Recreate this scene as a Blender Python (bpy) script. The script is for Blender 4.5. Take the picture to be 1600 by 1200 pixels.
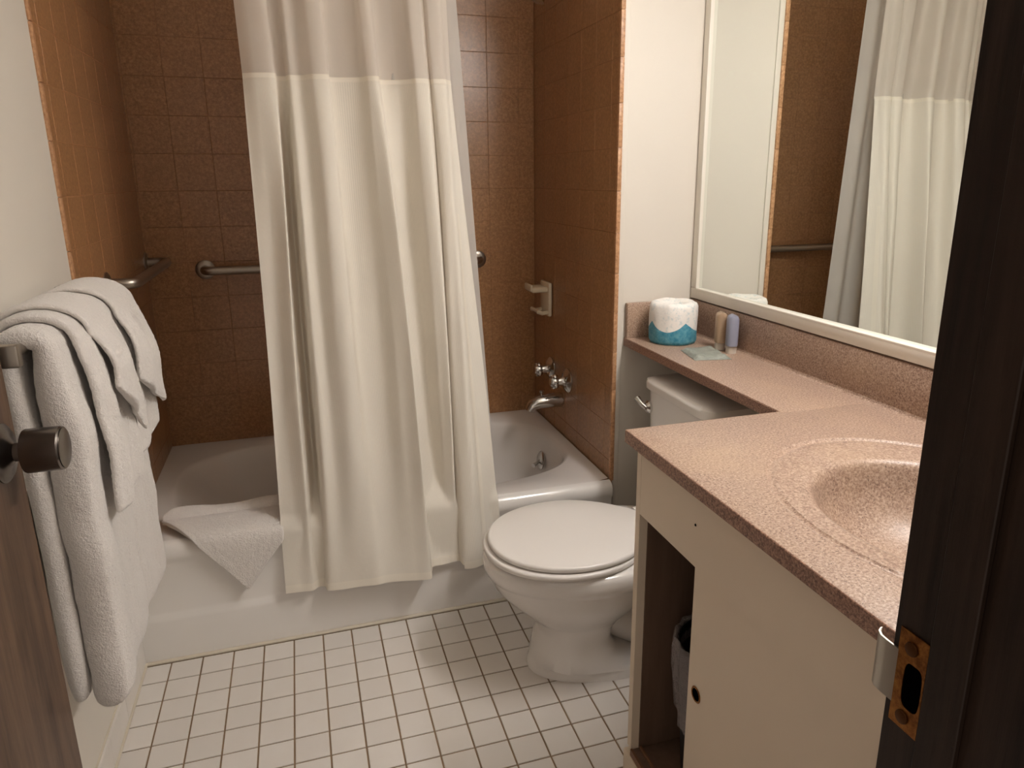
import bpy, bmesh, math, random
from mathutils import Vector, Matrix
random.seed(7)
D = bpy.data
for o in list(D.objects): D.objects.remove(o)
scn = bpy.context.scene
COL = scn.collection
K = 0.869            # drawing units -> metres
PI = math.pi

def lin(c):
    return tuple((x/255/12.92 if x/255 <= .04045 else ((x/255+.055)/1.055)**2.4) for x in c) + (1,)

# ------------------------------------------------------------------ camera
cam = D.cameras.new('camera'); co = D.objects.new('camera', cam); COL.objects.link(co); scn.camera = co
R = [[0.951382, -0.307987, -0.004023], [-0.083817, -0.246301, -0.965562], [0.29639, 0.918956, -0.260141]]   # camera right, down, forward
M3 = Matrix(((R[0][0], -R[1][0], -R[2][0]), (R[0][1], -R[1][1], -R[2][1]), (R[0][2], -R[1][2], -R[2][2])))
co.rotation_euler = M3.to_euler()
co.location = Vector((0.46626, -2.02863, 1.40363))*K
cam.sensor_fit = 'HORIZONTAL'; cam.sensor_width = 36
cam.lens = 1125.96/1600*36
cam.shift_x = -33.63/1600
cam.shift_y = -18.10/1600
cam.clip_start = .02

# ------------------------------------------------------------------ world, exposure
w = D.worlds.new('world'); scn.world = w; w.use_nodes = True
w.node_tree.nodes['Background'].inputs[0].default_value = (1.0, .86, .74, 1)
w.node_tree.nodes['Background'].inputs[1].default_value = .6
scn.view_settings.view_transform = 'Standard'; scn.view_settings.look = 'None'
scn.view_settings.gamma = 1; scn.view_settings.use_curve_mapping = False
scn.view_settings.exposure = 0.0
LAMP_POWER = 80.0
LAMP_COL = (1.0, .955, .93)

# ------------------------------------------------------------------ object helpers
W = {}
def setp(o, label=None, cat=None, group=None, kind=None):
    if label: o['label'] = label
    if cat: o['category'] = cat
    if group: o['group'] = group
    if kind: o['kind'] = kind
    return o
def thing(name, label, cat, loc, group=None):
    o = D.objects.new(name, None); COL.objects.link(o)
    o.location = Vector(loc)*K; W[o.name] = o.location.copy(); o.empty_display_size = .05
    return setp(o, label, cat, group)
def mkmesh(name, V, F, mat, smooth=True, angle=40, uv=None):
    me = D.meshes.new(name); me.from_pydata(V, [], F); me.update()
    if uv:
        l = me.uv_layers.new(name='UVMap')
        for i, lp in enumerate(me.loops): l.data[i].uv = uv[lp.vertex_index]
    bm = bmesh.new(); bm.from_mesh(me); bmesh.ops.recalc_face_normals(bm, faces=bm.faces); bm.to_mesh(me); bm.free()
    for p in me.polygons: p.use_smooth = smooth
    if smooth: me.set_sharp_from_angle(angle=math.radians(angle))
    if mat: me.materials.append(mat)
    return me
def obj(name, geo, mat, parent=None, label=None, cat=None, kind=None, smooth=True, angle=40, uv=None, recalc=True):
    V, F = geo
    V = [Vector(v)*K for v in V]
    if parent is None:
        lo = [min(v[i] for v in V) for i in range(3)]; hi = [max(v[i] for v in V) for i in range(3)]
        O = Vector(((lo[0]+hi[0])/2, (lo[1]+hi[1])/2, lo[2]))
    else: O = W[parent.name]
    me = mkmesh(name, [tuple(v-O) for v in V], F, mat, smooth, angle, uv)
    o = D.objects.new(name, me); COL.objects.link(o)
    if parent is None: o.location = O
    else: o.parent = parent
    W[o.name] = O
    return setp(o, label, cat, None, kind)
class G:
    """collects geometry"""
    def __init__(s): s.V = []; s.F = []
    def add(s, V, F):
        n = len(s.V); s.V += [tuple(v) for v in V]; s.F += [tuple(i+n for i in f) for f in F]; return s
    def box(s, x0, x1, y0, y1, z0, z1, b=0.0, seg=1, rot=None, at=None):
        bm = bmesh.new(); bmesh.ops.create_cube(bm, size=1)
        for v in bm.verts:
            v.co = Vector((x0+(x1-x0)*(v.co.x+.5), y0+(y1-y0)*(v.co.y+.5), z0+(z1-z0)*(v.co.z+.5)))
        if b: bmesh.ops.bevel(bm, geom=list(bm.edges), offset=b, segments=seg, affect='EDGES', profile=.5)
        bm.verts.index_update()
        M = Matrix.Identity(4)
        if rot is not None: M = Matrix.Translation(at) @ rot.to_4x4()
        s.add([M @ v.co for v in bm.verts], [[v.index for v in f.verts] for f in bm.faces]); bm.free(); return s
    def rings(s, rs, closed=True, cap0=False, cap1=False):
        n = len(rs[0]); V = [p for r in rs for p in r]; F = []
        for i in range(len(rs)-1):
            for j in range(n if closed else n-1):
                a = i*n+j; b = i*n+(j+1) % n
                F.append((a, b, b+n, a+n))
        if cap0: F.append(tuple(range(n-1, -1, -1)))
        if cap1: F.append(tuple((len(rs)-1)*n+j for j in range(n)))
        return s.add(V, F)
    def lathe(s, prof, c, axis=(0, 0, 1), n=32, cap=True):
        """prof: (radius, height) list along the axis"""
        ax = Vector(axis).normalized(); q = Vector((0, 0, 1)).rotation_difference(ax); rs = []
        for r, h in prof:
            rs.append([Vector(c)+q @ Vector((r*math.cos(2*PI*k/n), r*math.sin(2*PI*k/n), h)) for k in range(n)])
        return s.rings(rs, True, cap, cap)
    def tube(s, pts, r, n=16, cap=True, sm=True):
        pts = [Vector(p) for p in pts]
        rs = []; up = None
        for i, p in enumerate(pts):
            t = (pts[min(i+1, len(pts)-1)]-pts[max(i-1, 0)]).normalized()
            if up is None:
                up = t.orthogonal().normalized()
            else:
                up = (up - t*up.dot(t)).normalized()
            bn = t.cross(up); rr = r[i] if isinstance(r, (list, tuple)) else r
            rs.append([p+up*rr*math.cos(2*PI*k/n)+bn*rr*math.sin(2*PI*k/n) for k in range(n)])
        return s.rings(rs, True, cap, cap)
    @property
    def g(s): return (s.V, s.F)
def bend(pts, r, n=6):
    """round the corners of a polyline"""
    pts = [Vector(p) for p in pts]; out = [pts[0]]
    for i in range(1, len(pts)-1):
        a, b, c = pts[i-1], pts[i], pts[i+1]
        d1 = (a-b).normalized(); d2 = (c-b).normalized()
        p1 = b+d1*r; p2 = b+d2*r
        for k in range(n+1):
            t = k/n; out.append(p1*(1-t)**2+b*2*t*(1-t)+p2*t*t)
    out.append(pts[-1]); return out
def crom(P, t):
    """Catmull-Rom through a list of tuples, t in 0..len-1"""
    n = len(P); i = min(int(t), n-2); f = t-i
    p0, p1, p2, p3 = P[max(i-1, 0)], P[i], P[i+1], P[min(i+2, n-1)]
    return tuple(.5*((2*b)+(-a+c)*f+(2*a-5*b+4*c-d)*f*f+(-a+3*b-3*c+d)*f**3) for a, b, c, d in zip(p0, p1, p2, p3))
def superell(cx, cy, a, b, n, N, z):
    out = []
    for k in range(N):
        t = 2*PI*k/N; c, s_ = math.cos(t), math.sin(t)
        out.append((cx+a*math.copysign(abs(c)**(2/n), c), cy+b*math.copysign(abs(s_)**(2/n), s_), z))
    return out

# ------------------------------------------------------------------ materials
def mat(name, col, rough=.5, metal=0, spec=.5, coat=0, **kw):
    m = D.materials.new(name); m.use_nodes = True; b = m.node_tree.nodes['Principled BSDF']
    b.inputs['Base Color'].default_value = lin(col); b.inputs['Roughness'].default_value = rough
    b.inputs['Metallic'].default_value = metal; b.inputs['Specular IOR Level'].default_value = spec
    b.inputs['Coat Weight'].default_value = coat; b.inputs['Coat Roughness'].default_value = .08
    return m
class N:
    def __init__(s, m): s.m = m; s.t = m.node_tree; s.n = s.t.nodes; s.b = s.n['Principled BSDF']
    def new(s, typ, **k):
        x = s.n.new(typ)
        for a, v in k.items(): setattr(x, a, v)
        return x
    def link(s, a, b): s.t.links.new(a, b)
    def noise(s, scale, detail=3, rough=.6, vec=None, mapscale=None):
        x = s.new('ShaderNodeTexNoise'); x.inputs['Scale'].default_value = scale
        x.inputs['Detail'].default_value = detail; x.inputs['Roughness'].default_value = rough
        if vec is None: vec = s.new('ShaderNodeNewGeometry').outputs['Position']
        if mapscale:
            mp = s.new('ShaderNodeMapping'); mp.inputs['Scale'].default_value = mapscale
            s.link(vec, mp.inputs[0]); vec = mp.outputs[0]
        s.link(vec, x.inputs['Vector']); return x.outputs['Fac']
    def ramp(s, fac, stops):
        r = s.new('ShaderNodeValToRGB'); s.link(fac, r.inputs[0]); e = r.color_ramp.elements
        e[0].position, e[0].color = stops[0][0], lin(stops[0][1])
        e[1].position, e[1].color = stops[1][0], lin(stops[1][1])
        for p, c in stops[2:]: q = e.new(p); q.color = lin(c)
        return r.outputs[0]
    def mix(s, fac, a, b, typ='MIX'):
        x = s.new('ShaderNodeMix', data_type='RGBA', blend_type=typ)
        if isinstance(fac, (int, float)): x.inputs[0].default_value = fac
        else: s.link(fac, x.inputs[0])
        for i, v in ((6, a), (7, b)):
            if isinstance(v, tuple): x.inputs[i].default_value = lin(v)
            else: s.link(v, x.inputs[i])
        return x.outputs[2]
    def col(s, o): s.link(o, s.b.inputs['Base Color'])
    def bump(s, fac, strength=.3, dist=.002):
        x = s.new('ShaderNodeBump'); x.inputs['Strength'].default_value = strength; x.inputs['Distance'].default_value = dist
        s.link(fac, x.inputs['Height']); s.link(x.outputs[0], s.b.inputs['Normal'])

def m_paint(name, col, r=.55):
    m = mat(name, col, r, spec=.3); n = N(m); n.bump(n.noise(220, 4), .12, .001)
    n.col(n.mix(n.noise(2.5, 3), tuple(int(c*.97) for c in col), col)); return m
PAINT = m_paint('cream wall paint', (222, 215, 204))
CEIL = m_paint('ceiling paint', (235, 232, 225), .9)
def m_tile_brown():
    m = mat('mottled brown glazed tile', (150, 100, 70), .29, spec=.6); n = N(m)
    f = n.noise(120, 5, .7)
    c = n.ramp(f, [(.28, (126, 88, 54)), (.74, (188, 143, 100)), (.5, (157, 114, 75))])
    oi = n.new('ShaderNodeObjectInfo'); 
    r = n.new('ShaderNodeMapRange'); n.link(oi.outputs['Random'], r.inputs[0]); r.inputs[3].default_value = .0; r.inputs[4].default_value = .18
    c2 = n.mix(r.outputs[0], c, (172, 127, 90))
    n.col(c2); n.bump(n.noise(40, 3), .05, .002); return m
BTILE = m_tile_brown()
BGROUT = mat('brown tile grout', (166, 124, 90), .9)
BEDGE = mat('tan bullnose tile edge', (196, 150, 108), .4)
n = N(BEDGE); n.col(n.ramp(n.noise(120, 4, .7), [(.3, (150, 105, 70)), (.7, (205, 160, 120))]))
def m_floor():
    m = mat('white floor tile', (222, 214, 205), .32, spec=.5); n = N(m)
    oi = n.new('ShaderNodeObjectInfo')
    c = n.mix(oi.outputs['Random'], (216, 210, 204), (230, 225, 219))
    n.col(n.mix(n.noise(14, 4), c, (218, 211, 203))); n.bump(n.noise(30, 3), .06, .002); return m
FTILE = m_floor()
FGROUT = mat('floor grout', (128, 104, 78), .95)
n = N(FGROUT); n.col(n.mix(n.noise(9, 4), (104, 82, 60), (160, 136, 108)))
CAULK = mat('cream caulk', (214, 204, 186), .6)
ENAMEL = mat('white tub enamel', (230, 226, 221), .16, spec=.6, coat=.3)
PORC = mat('white vitreous china', (232, 228, 223), .10, spec=.6, coat=.5)
SEAT = mat('white plastic seat', (230, 225, 219), .28, spec=.5)
CHROME = mat('chrome', (205, 203, 200), .14, 1)
STEEL = mat('brushed steel', (168, 160, 150), .34, 1)
n = N(STEEL); n.bump(n.noise(300, 2, mapscale=(1, 1, .05)), .05, .001)
KNOBM = mat('satin dark steel', (120, 114, 110), .27, 1)
KNOBF = mat('polished knob face', (140, 136, 132), .25, 1)
DARKM = mat('hole shade and screw black', (4, 3, 3), 1, spec=0)  # near black: painted shade inside holes, also colours the cabinet screw
CER = mat('almond ceramic', (226, 212, 186), .2, spec=.6)
def m_counter():
    m = mat('speckled tan cultured granite', (190, 155, 132), .38, spec=.45); n = N(m)
    a = n.noise(260, 3, .7)
    base = n.ramp(a, [(.36, (128, 102, 88)), (.66, (192, 170, 152)), (.5, (164, 138, 121))])
    b = n.noise(400, 2, .6)
    r = n.new('ShaderNodeMapRange'); n.link(b, r.inputs[0]); r.inputs[1].default_value = .33; r.inputs[2].default_value = .385; r.inputs[3].default_value = 1; r.inputs[4].default_value = 0
    c = n.mix(r.outputs[0], base, (84, 64, 56))
    d = n.noise(7, 3)
    r2 = n.new('ShaderNodeMapRange'); n.link(d, r2.inputs[0]); r2.inputs[1].default_value = .45; r2.inputs[2].default_value = .75; r2.inputs[3].default_value = 0; r2.inputs[4].default_value = .35
    n.col(n.mix(r2.outputs[0], c, (184, 156, 128)))
    n.bump(a, .05, .0008); return m
COUNTER = m_counter()
CEDGE = mat('speckled counter edge', (150, 110, 90), .45)
n = N(CEDGE); n.col(n.ramp(n.noise(300, 3, .75), [(.34, (84, 58, 48)), (.68, (186, 148, 126)), (.5, (142, 106, 88))]))
CABW = m_paint('cream cabinet laminate', (226, 210, 188), .42)
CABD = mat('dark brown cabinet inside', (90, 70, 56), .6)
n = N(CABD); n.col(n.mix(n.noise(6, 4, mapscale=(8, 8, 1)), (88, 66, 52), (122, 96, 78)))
TRACK = mat('brown track', (120, 84, 58), .5)
BRASS = mat('worn brass', (150, 104, 52), .38, 1)
n = N(BRASS); n.col(n.ramp(n.noise(120, 4, .7), [(.38, (122, 76, 36)), (.66, (174, 120, 60))]))
NICK = mat('worn nickel', (176, 170, 160), .3, 1)
def m_wood(name, a, b, r=.45, sc=(60, 60, 3)):
    m = mat(name, a, r, spec=.22); n = N(m)
    f = n.noise(1, 6, .7, mapscale=sc); n.col(n.ramp(f, [(.35, a), (.68, b)])); n.bump(f, .25, .0015); return m
JAMB = m_wood('dark stained wood', (26, 18, 14), (52, 38, 30))
DOOR = m_wood('brown stained door veneer', (62, 44, 32), (108, 84, 66), .38, (26, 26, 2.2))
def m_terry(name, col):
    m = mat(name, col, .95, spec=.1); n = N(m)
    b = n.b; b.inputs['Sheen Weight'].default_value = .35; b.inputs['Sheen Roughness'].default_value = .5
    x = n.new('ShaderNodeMath', operation='ADD'); n.link(n.noise(330, 3, .7), x.inputs[0]); n.link(n.noise(110, 2, .6), x.inputs[1])
    n.bump(x.outputs[0], .75, .0035); n.col(n.mix(n.noise(300, 2), tuple(int(c*.93) for c in col), col)); return m
TERRY = m_terry('white terry cloth', (236, 230, 224))
def m_cloth(name, col, trans, stripe=0, alpha=1.0):
    m = mat(name, col, .8, spec=.15); n = N(m)
    out = n.n['Material Output']
    tr = n.new('ShaderNodeBsdfTranslucent'); tr.inputs[0].default_value = lin(col)
    mx = n.new('ShaderNodeMixShader'); mx.inputs[0].default_value = trans
    n.link(n.b.outputs[0], mx.inputs[1]); n.link(tr.outputs[0], mx.inputs[2]); last = mx.outputs[0]
    uv = n.new('ShaderNodeTexCoord')
    if stripe:
        sx = n.new('ShaderNodeSeparateXYZ'); n.link(uv.outputs['UV'], sx.inputs[0])
        mu = n.new('ShaderNodeMath', operation='MULTIPLY'); n.link(sx.outputs[0], mu.inputs[0]); mu.inputs[1].default_value = stripe
        si = n.new('ShaderNodeMath', operation='SINE'); n.link(mu.outputs[0], si.inputs[0])
        r = n.new('ShaderNodeMapRange'); n.link(si.outputs[0], r.inputs[0]); r.inputs[1].default_value = -1; r.inputs[2].default_value = 1
        c = n.mix(r.outputs[0], tuple(int(q*.955) for q in col), col); n.col(c); n.link(c, tr.inputs[0])
    n.bump(n.noise(14, 4, .6), .25, .006)
    if alpha < 1:
        tp = n.new('ShaderNodeBsdfTransparent'); m2 = n.new('ShaderNodeMixShader'); m2.inputs[0].default_value = alpha
        n.link(tp.outputs[0], m2.inputs[1]); n.link(last, m2.inputs[2]); last = m2.outputs[0]
    n.link(last, out.inputs[0]); return m
CLOTH = m_cloth('cream striped curtain cloth', (246, 239, 227), .20, 1900)
SHEER = m_cloth('sheer cream voile', (242, 234, 224), .40, 0, .88)
HEMM = m_cloth('double cream hem cloth', (246, 239, 226), .22, 0)
LINER = m_cloth('grey white vinyl liner', (220, 215, 208), .35, 0, .9)
GLASS = mat('mirror glass', (236, 240, 236), .0, 1); 
FRAME = mat('white lacquer frame', (232, 226, 214), .35)
WHITE = mat('matte white', (235, 230, 222), .6)

# ------------------------------------------------------------------ dimensions
XL, XR, XF = -.081, 1.756, 1.443         # left wall, mirror wall, faucet wall
YB, YW, YT = .989, .140, .100            # back wall, white end wall, tub front
YD = -1.618                              # door wall (room side)
ZC = 2.58
S = .0877                                # floor tile pitch

# ------------------------------------------------------------------ structure
def struct(name, g, m, label, **k): return obj(name, g, m, None, label, None, 'structure', **k)
floor = struct('floor', G().box(XL-.1, XR+.1, -2.6, YB+.1, -.1, -.003).g, FGROUT, 'floor of small square white tiles with brown grout')
wl = struct('wall_left', G().box(XL-.1, XL, -1.75, YB+.1, -.003, ZC).g, PAINT, 'cream painted left wall, brown tiled beside the tub')
wb = struct('wall_back', G().box(XL, XR+.1, YB, YB+.1, -.003, ZC).g, BGROUT, 'mottled brown tiled wall behind the tub')
wr = struct('wall_right', G().box(XR, XR+.1, -1.75, YB, -.003, ZC).g, PAINT, 'cream right wall that carries the mirror')
we = struct('wall_end', G().box(XF+.012, XR, YW, YB, -.003, ZC).g, PAINT, 'white wall section between the tub alcove and the mirror')
ce = struct('ceiling', G().box(XL-.1, XR+.1, -1.75, YB+.1, ZC, ZC+.1).g, CEIL, 'plain white ceiling')
wd = G().box(.957, XR+.1, YD-.16, YD, -.003, ZC); wd.box(XL-.1, -.035, YD-.16, YD, -.003, ZC); wd.box(-.035, .957, YD-.16, YD, 2.36, ZC)
struct('wall_front', wd.g, PAINT, 'wall with the doorway the room is seen through')

def tiles(parent, rects, basis, depth, m, name='tile', bev=.0009, stuff=()):
    """rects: (a0,a1,b0,b1) in the plane; basis maps (a,b,d)->xyz; shared meshes by size"""
    cache = {}
    def make(a0, a1, b0, b1):
        key = (round(a1-a0, 4), round(b1-b0, 4))
        if key not in cache:
            ha, hb = key[0]/2, key[1]/2; V = []; F = []
            for (sa, d) in ((0, 0), (0, depth-bev), (bev, depth)):
                for qa, qb in ((-1, -1), (1, -1), (1, 1), (-1, 1)):
                    V.append(tuple(Vector(basis(qa*(ha-sa), qb*(hb-sa), d, True))*K))
            for i in range(2):
                for j in range(4): F.append((i*4+j, i*4+(j+1) % 4, i*4+4+(j+1) % 4, i*4+4+j))
            F.append((8, 9, 10, 11)); F.append((3, 2, 1, 0))
            cache[key] = mkmesh(name, V, F, m, False)
        return cache[key]
    cnt = 0
    for (a0, a1, b0, b1) in rects:
        me = make(a0, a1, b0, b1); o = D.objects.new(name, me); COL.objects.link(o); o.parent = parent
        o.location = Vector(basis((a0+a1)/2, (b0+b1)/2, 0, False))*K - W[parent.name]
        W[o.name] = W[parent.name]; cnt += 1
    if stuff:
        g = G()
        for (a0, a1, b0, b1) in stuff:
            P = [basis(a0, b0, 0, False), basis(a1, b0, 0, False), basis(a1, b1, 0, False), basis(a0, b1, 0, False),
                 basis(a0, b0, depth, False), basis(a1, b0, depth, False), basis(a1, b1, depth, False), basis(a0, b1, depth, False)]
            g.add(P, [(4, 5, 6, 7), (0, 1, 5, 4), (1, 2, 6, 5), (2, 3, 7, 6), (3, 0, 4, 7), (3, 2, 1, 0)])
        obj('tiles', g.g, m, parent, kind='stuff', smooth=False)

# floor tiles
gr = .0028
main, rest = [], []
for i in range(-1, 21):
    for j in range(-1, 30):
        x0, x1 = i*S, (i+1)*S; y1, y0 = -j*S, -(j+1)*S
        if j == -1: y1 = .0855
        if i == -1: x0 = XL+.010
        x0 = max(x0, XL+.006); x1 = min(x1, XR-.004)
        r = (x0+gr/2*1.6, x1-gr/2*1.6, y0+gr/2*1.6, y1-gr/2*1.6)
        if x1-x0 < .02: continue
        cx, cy = (x0+x1)/2, (y0+y1)/2
        if cx > 1.13 and cy < -.72: continue
        seen = (cy > -.47-(cx-.41)*.33 - .06) and len(main) < 298
        (main if seen else rest).append(r)
tiles(floor, main, lambda a, b, d, loc: (a, b, d if loc else d-.003), .003, FTILE, stuff=rest)
# wall tiles of the alcove
TP = .1315; g2 = .0006
def spans(lo, hi, anchor, pitch):
    out = []; k = math.floor((lo-anchor)/pitch); 
    while anchor+k*pitch < hi-1e-6:
        a, b = max(lo, anchor+k*pitch), min(hi, anchor+(k+1)*pitch)
        if b-a > .012: out.append((a+g2, b-g2))
        k += 1
    return out
zs = spans(.372, 2.40, 1.495, TP)
rects = [(a, b, c, d) for a, b in spans(XL, XF, 1.246, TP) for c, d in zs]
tiles(wb, rects, lambda a, b, d, loc: (a, (-d if loc else YB-.0035-d), b), .0015, BTILE)
rects = [(a, b, c, d) for a, b in spans(.066, YB-.005, .105, TP) for c, d in zs]
tiles(wl, rects, lambda a, b, d, loc: ((d if loc else XL+.0035+d), a, b), .0015, BTILE)
obj('grout_bed', G().box(XL+.0036, XF, YB-.0035, YB+.001, .30, 2.41).g, BGROUT, wb)
lg = obj('grout_bed', G().box(XL-.001, XL+.0035, .064, YB-.0002, .30, 2.41).g, BGROUT, wl)
struct('wall_faucet', G().box(XF+.004, XF+.012, YW-.001, YB-.0002, .30, 2.41).g, BGROUT, 'brown tiled wall at the faucet end of the tub')
wf = D.objects['wall_faucet']
rects = [(a, b, c, d) for a, b in spans(YW+.002, YB-.005, .458, TP) for c, d in zs]
tiles(wf, rects, lambda a, b, d, loc: ((-d if loc else XF+.004-d), a, b), .0015, BTILE)
# bullnose edges
zsb = spans(.372, 2.41, 1.495, TP)
for a, b in zsb:
    obj('bullnose_tile', G().box(XL-.001, XL+.0065, .046, .066, a, b, .003, 2).g, BEDGE, wl)
    obj('bullnose_tile', G().box(XF-.0005, XF+.014, YW-.012, YW+.002, a-.0004, b+.0004, .002, 2).g, BEDGE, wf)
struct('trim_1', G().box(XF+.0125, XF+.034, YW-.006, YW-.0002, .0, ZC, .003, 2).g, PAINT, 'narrow painted strip beside the brown tile edge')
struct('trim_2', G().box(XL+.012, XF+.03, .0865, .1005, -.002, .006, .003, 2).g, CAULK, 'cream caulk line where the tub meets the floor')
bb = struct('baseboard_left', G().box(XL, XL+.004, -1.60, .099, 0, .091).g, CAULK, 'low white tile base along the left wall')
rects = [(max(a, -1.6), min(b, .098), .003, .088) for a, b in spans(-1.6, .098, .02, S*1.9)]
tiles(bb, rects, lambda a, b, d, loc: ((d if loc else XL+.004+d), a, b), .006, FTILE)
obj('cove', G().box(XL+.003, XL+.016, -1.6, .099, -.0015, .007, .004, 2).g, CAULK, bb)

# door jamb (right) and frame
jb = G().box(.917, .957, YD-.16, YD+.0, 0, 2.36, .0015)
fr = struct('trim_3', jb.g, JAMB, 'dark brown wooden door jamb at the right edge, brass strike plate')
obj('door_stop', G().box(.911, .9166, YD-.075, YD-.040, 0, 2.35, .001).g, JAMB, fr)
obj('casing', G().box(.915, .985, YD-.178, YD-.1605, 0, 2.42, .003).g, JAMB, fr)
lj = G().box(-.035, -.0, YD-.16, YD-.002, 0, 2.36, .0015); lj.box(-.0, .917, YD-.16, YD-.002, 2.335, 2.36, .0015)
struct('trim_4', lj.g, JAMB, 'dark wooden door frame, hinge side and head')

# strike plate: T plate with D hole and curled lip
def strike():
    x = .9165; y0, y1 = YD-.037, YD-.008; z0, z1 = .955, 1.045
    g = G(); t = .0012
    # plate as a ring around the hole
    N_ = 64; outer = []; inner = []
    hc = ((y0+y1)/2-.0035, .997); hw_, hh = (y1-y0)/2, (z1-z0)/2
    for k in range(N_):
        a = 2*PI*k/N_; c, s_ = math.cos(a), math.sin(a)
        oy, oz = hw_*max(-1, min(1, c*1.4142)), hh*max(-1, min(1, s_*1.4142))
        q2 = (abs(c)**4+abs(s_)**4)**.25
        outer.append(((y0+y1)/2+oy, 1.0+oz)); inner.append((hc[0]+.0092*c/q2*(1 if c < 0 else 1), hc[1]+.021*s_/q2))
    g.rings([[(x, *p) for p in outer], [(x-t, *p) for p in outer], [(x-t, *p) for p in inner], [(x, *p) for p in inner]])
    return g
sp = obj('strike_plate', strike().g, BRASS, fr, 'worn brass strike plate', angle=30)
g = G(); prof = [(.9153, YD-.0085), (.9150, YD+.004), (.9156, YD+.012), (.919, YD+.018), (.924, YD+.021)]
L = []
for z in (.972, .974, 1.021, 1.023): L.append([(x, y, z) for x, y in prof])
g.rings(L, closed=False); L2 = [[(x+.0018, y-.0004, z) for x, y, z in r] for r in L]; g.rings(L2, closed=False)
g.rings([L[0], L2[0]], closed=False); g.rings([L[-1], L2[-1]], closed=False)
g.rings([[r[-1] for r in L], [r[-1] for r in L2]], closed=False)
obj('strike_lip', g.g, NICK, sp, 'curled nickel lip')
obj('latch_hole_shade', G().box(.9160, .9167, YD-.0355, YD-.0165, .975, 1.019).g, DARKM, sp)  # flat black slab, the hole's shade is put into its colour
for zz, an in ((1.031, .6), (.966, -.3)):
    sc = obj('screw', G().lathe([(.0001, 0), (.0062, 0), (.0058, .0012), (.003, .0018), (.0001, .0018)], (.9150, YD-.021, zz), (-1, 0, 0), 20).g, mat('dark brass screw', (92, 60, 34), .5, 1), sp)  # whole head in a darker brass, no slot built

# ------------------------------------------------------------------ open door on the left
dr = struct('door_1', G().box(-.030, .010, YD+.02, -.735, .012, 2.33, .0015).g, DOOR, 'dark brown wooden door standing open along the left wall')
kb = obj('door_knob', G().lathe([(.0001, 0), (.046, 0), (.046, .003), (.040, .007), (.024, .010), (.018, .014), (.0145, .017), (.0145, .030), (.0335, .031), (.0345, .033), (.0345, .080), (.033, .0825), (.0001, .0825)], (.0095, -.795, 1.0), (1, 0, 0), 48).g, KNOBM, dr, 'satin steel cylindrical knob', angle=30)
obj('knob_face', G().lathe([(.0001, 0), (.031, 0), (.0315, .0012), (.029, .002), (.0001, .0005)], (.0920, -.795, 1.0), (1, 0, 0), 40).g, KNOBF, kb, 'polished knob face')
obj('latch_plate', G().box(-.022, .002, -.7355, -.7335, .965, 1.035, .0005).g, BRASS, dr)

# ------------------------------------------------------------------ bathtub
def tub():
    N_ = 96
    def rect(x0, x1, y0, y1, z):
        """same angles as the ellipse, projected on the rectangle"""
        cx, cy = .70, .565; out = []
        for k in range(N_):
            t = 2*PI*k/N_; c, s_ = math.cos(t), math.sin(t)
            e = superell(0, 0, .70, .345, 3.6, N_, 0)[k]; dx, dy = e[0], e[1]
            q = 1e9
            if dx > 1e-9: q = min(q, (x1-cx)/dx)
            if dx < -1e-9: q = min(q, (x0-cx)/dx)
            if dy > 1e-9: q = min(q, (y1-cy)/dy)
            if dy < -1e-9: q = min(q, (y0-cy)/dy)
            out.append((cx+dx*q, cy+dy*q, z))
        return out
    def cen(c, r): return r
    rs = []
    for (cx, a, b, z) in ((.78, .25, .10, .055), (.78, .50, .225, .058), (.775, .555, .26, .066), (.765, .59, .28, .09), (.75, .625, .30, .16), (.735, .645, .312, .24), (.715, .668, .325, .32), (.703, .685, .334, .355), (.698, .697, .342, .370), (.697, .712, .352, .3765)):
        rs.append(superell(cx, .565, a, b, 2.9 if b < .30 else 3.3, N_, z))
    x0, x1, y1 = XL+.001, XF-.001, YB-.006
    rs.append(rect(x0, x1, .132, y1, .378)); 
    # front roll and apron: move only the front edge out and down
    def front(y, z):
        out = []
        for p in rect(x0, x1, .132, y1, .378):
            if p[1] < .133: out.append((p[0], y, z))
            else: out.append((p[0], p[1], .378 if z > .36 else p[2]))
        return out
    g = G(); g.rings(rs, True, True, False)
    # apron strip
    ap = [(.132, .378), (.118, .3755), (.108, .369), (.102, .358), (.1, .345), (.101, .33), (.108, .318), (.110, .30), (.111, .16), (.109, .150), (.1025, .138), (.101, .128), (.1, 0.0)]
    cols = [x0+(x1-x0)*i/40 for i in range(41)]
    g.rings([[(x, y, z) for x in cols] for y, z in ap], closed=False)
    g.box(x0, x1, .135, .16, .0, .05)
    return g
tb = thing('bathtub', 'white enamelled bathtub built into the brown tiled alcove', 'bathtub', (.68, .54, 0))
obj('tub_shell', tub().g, ENAMEL, tb, angle=60)
ov = obj('overflow_plate', G().lathe([(.0001, 0), (.040, 0), (.040, .005), (.033, .010), (.0001, .012)], (1.372, .675, .250), (-1, 0, .18), 32).g, CHROME, tb, 'round chrome overflow plate')
obj('trip_lever', G().tube([(1.366, .675, .250), (1.345, .662, .245), (1.328, .650, .241)], [.008, .007, .009], 10).g, CHROME, ov)
obj('drain', G().lathe([(.0001, 0), (.028, 0), (.027, .004), (.0001, .002)], (1.16, .565, .0570), (0, 0, 1), 24).g, CHROME, tb)

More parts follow.
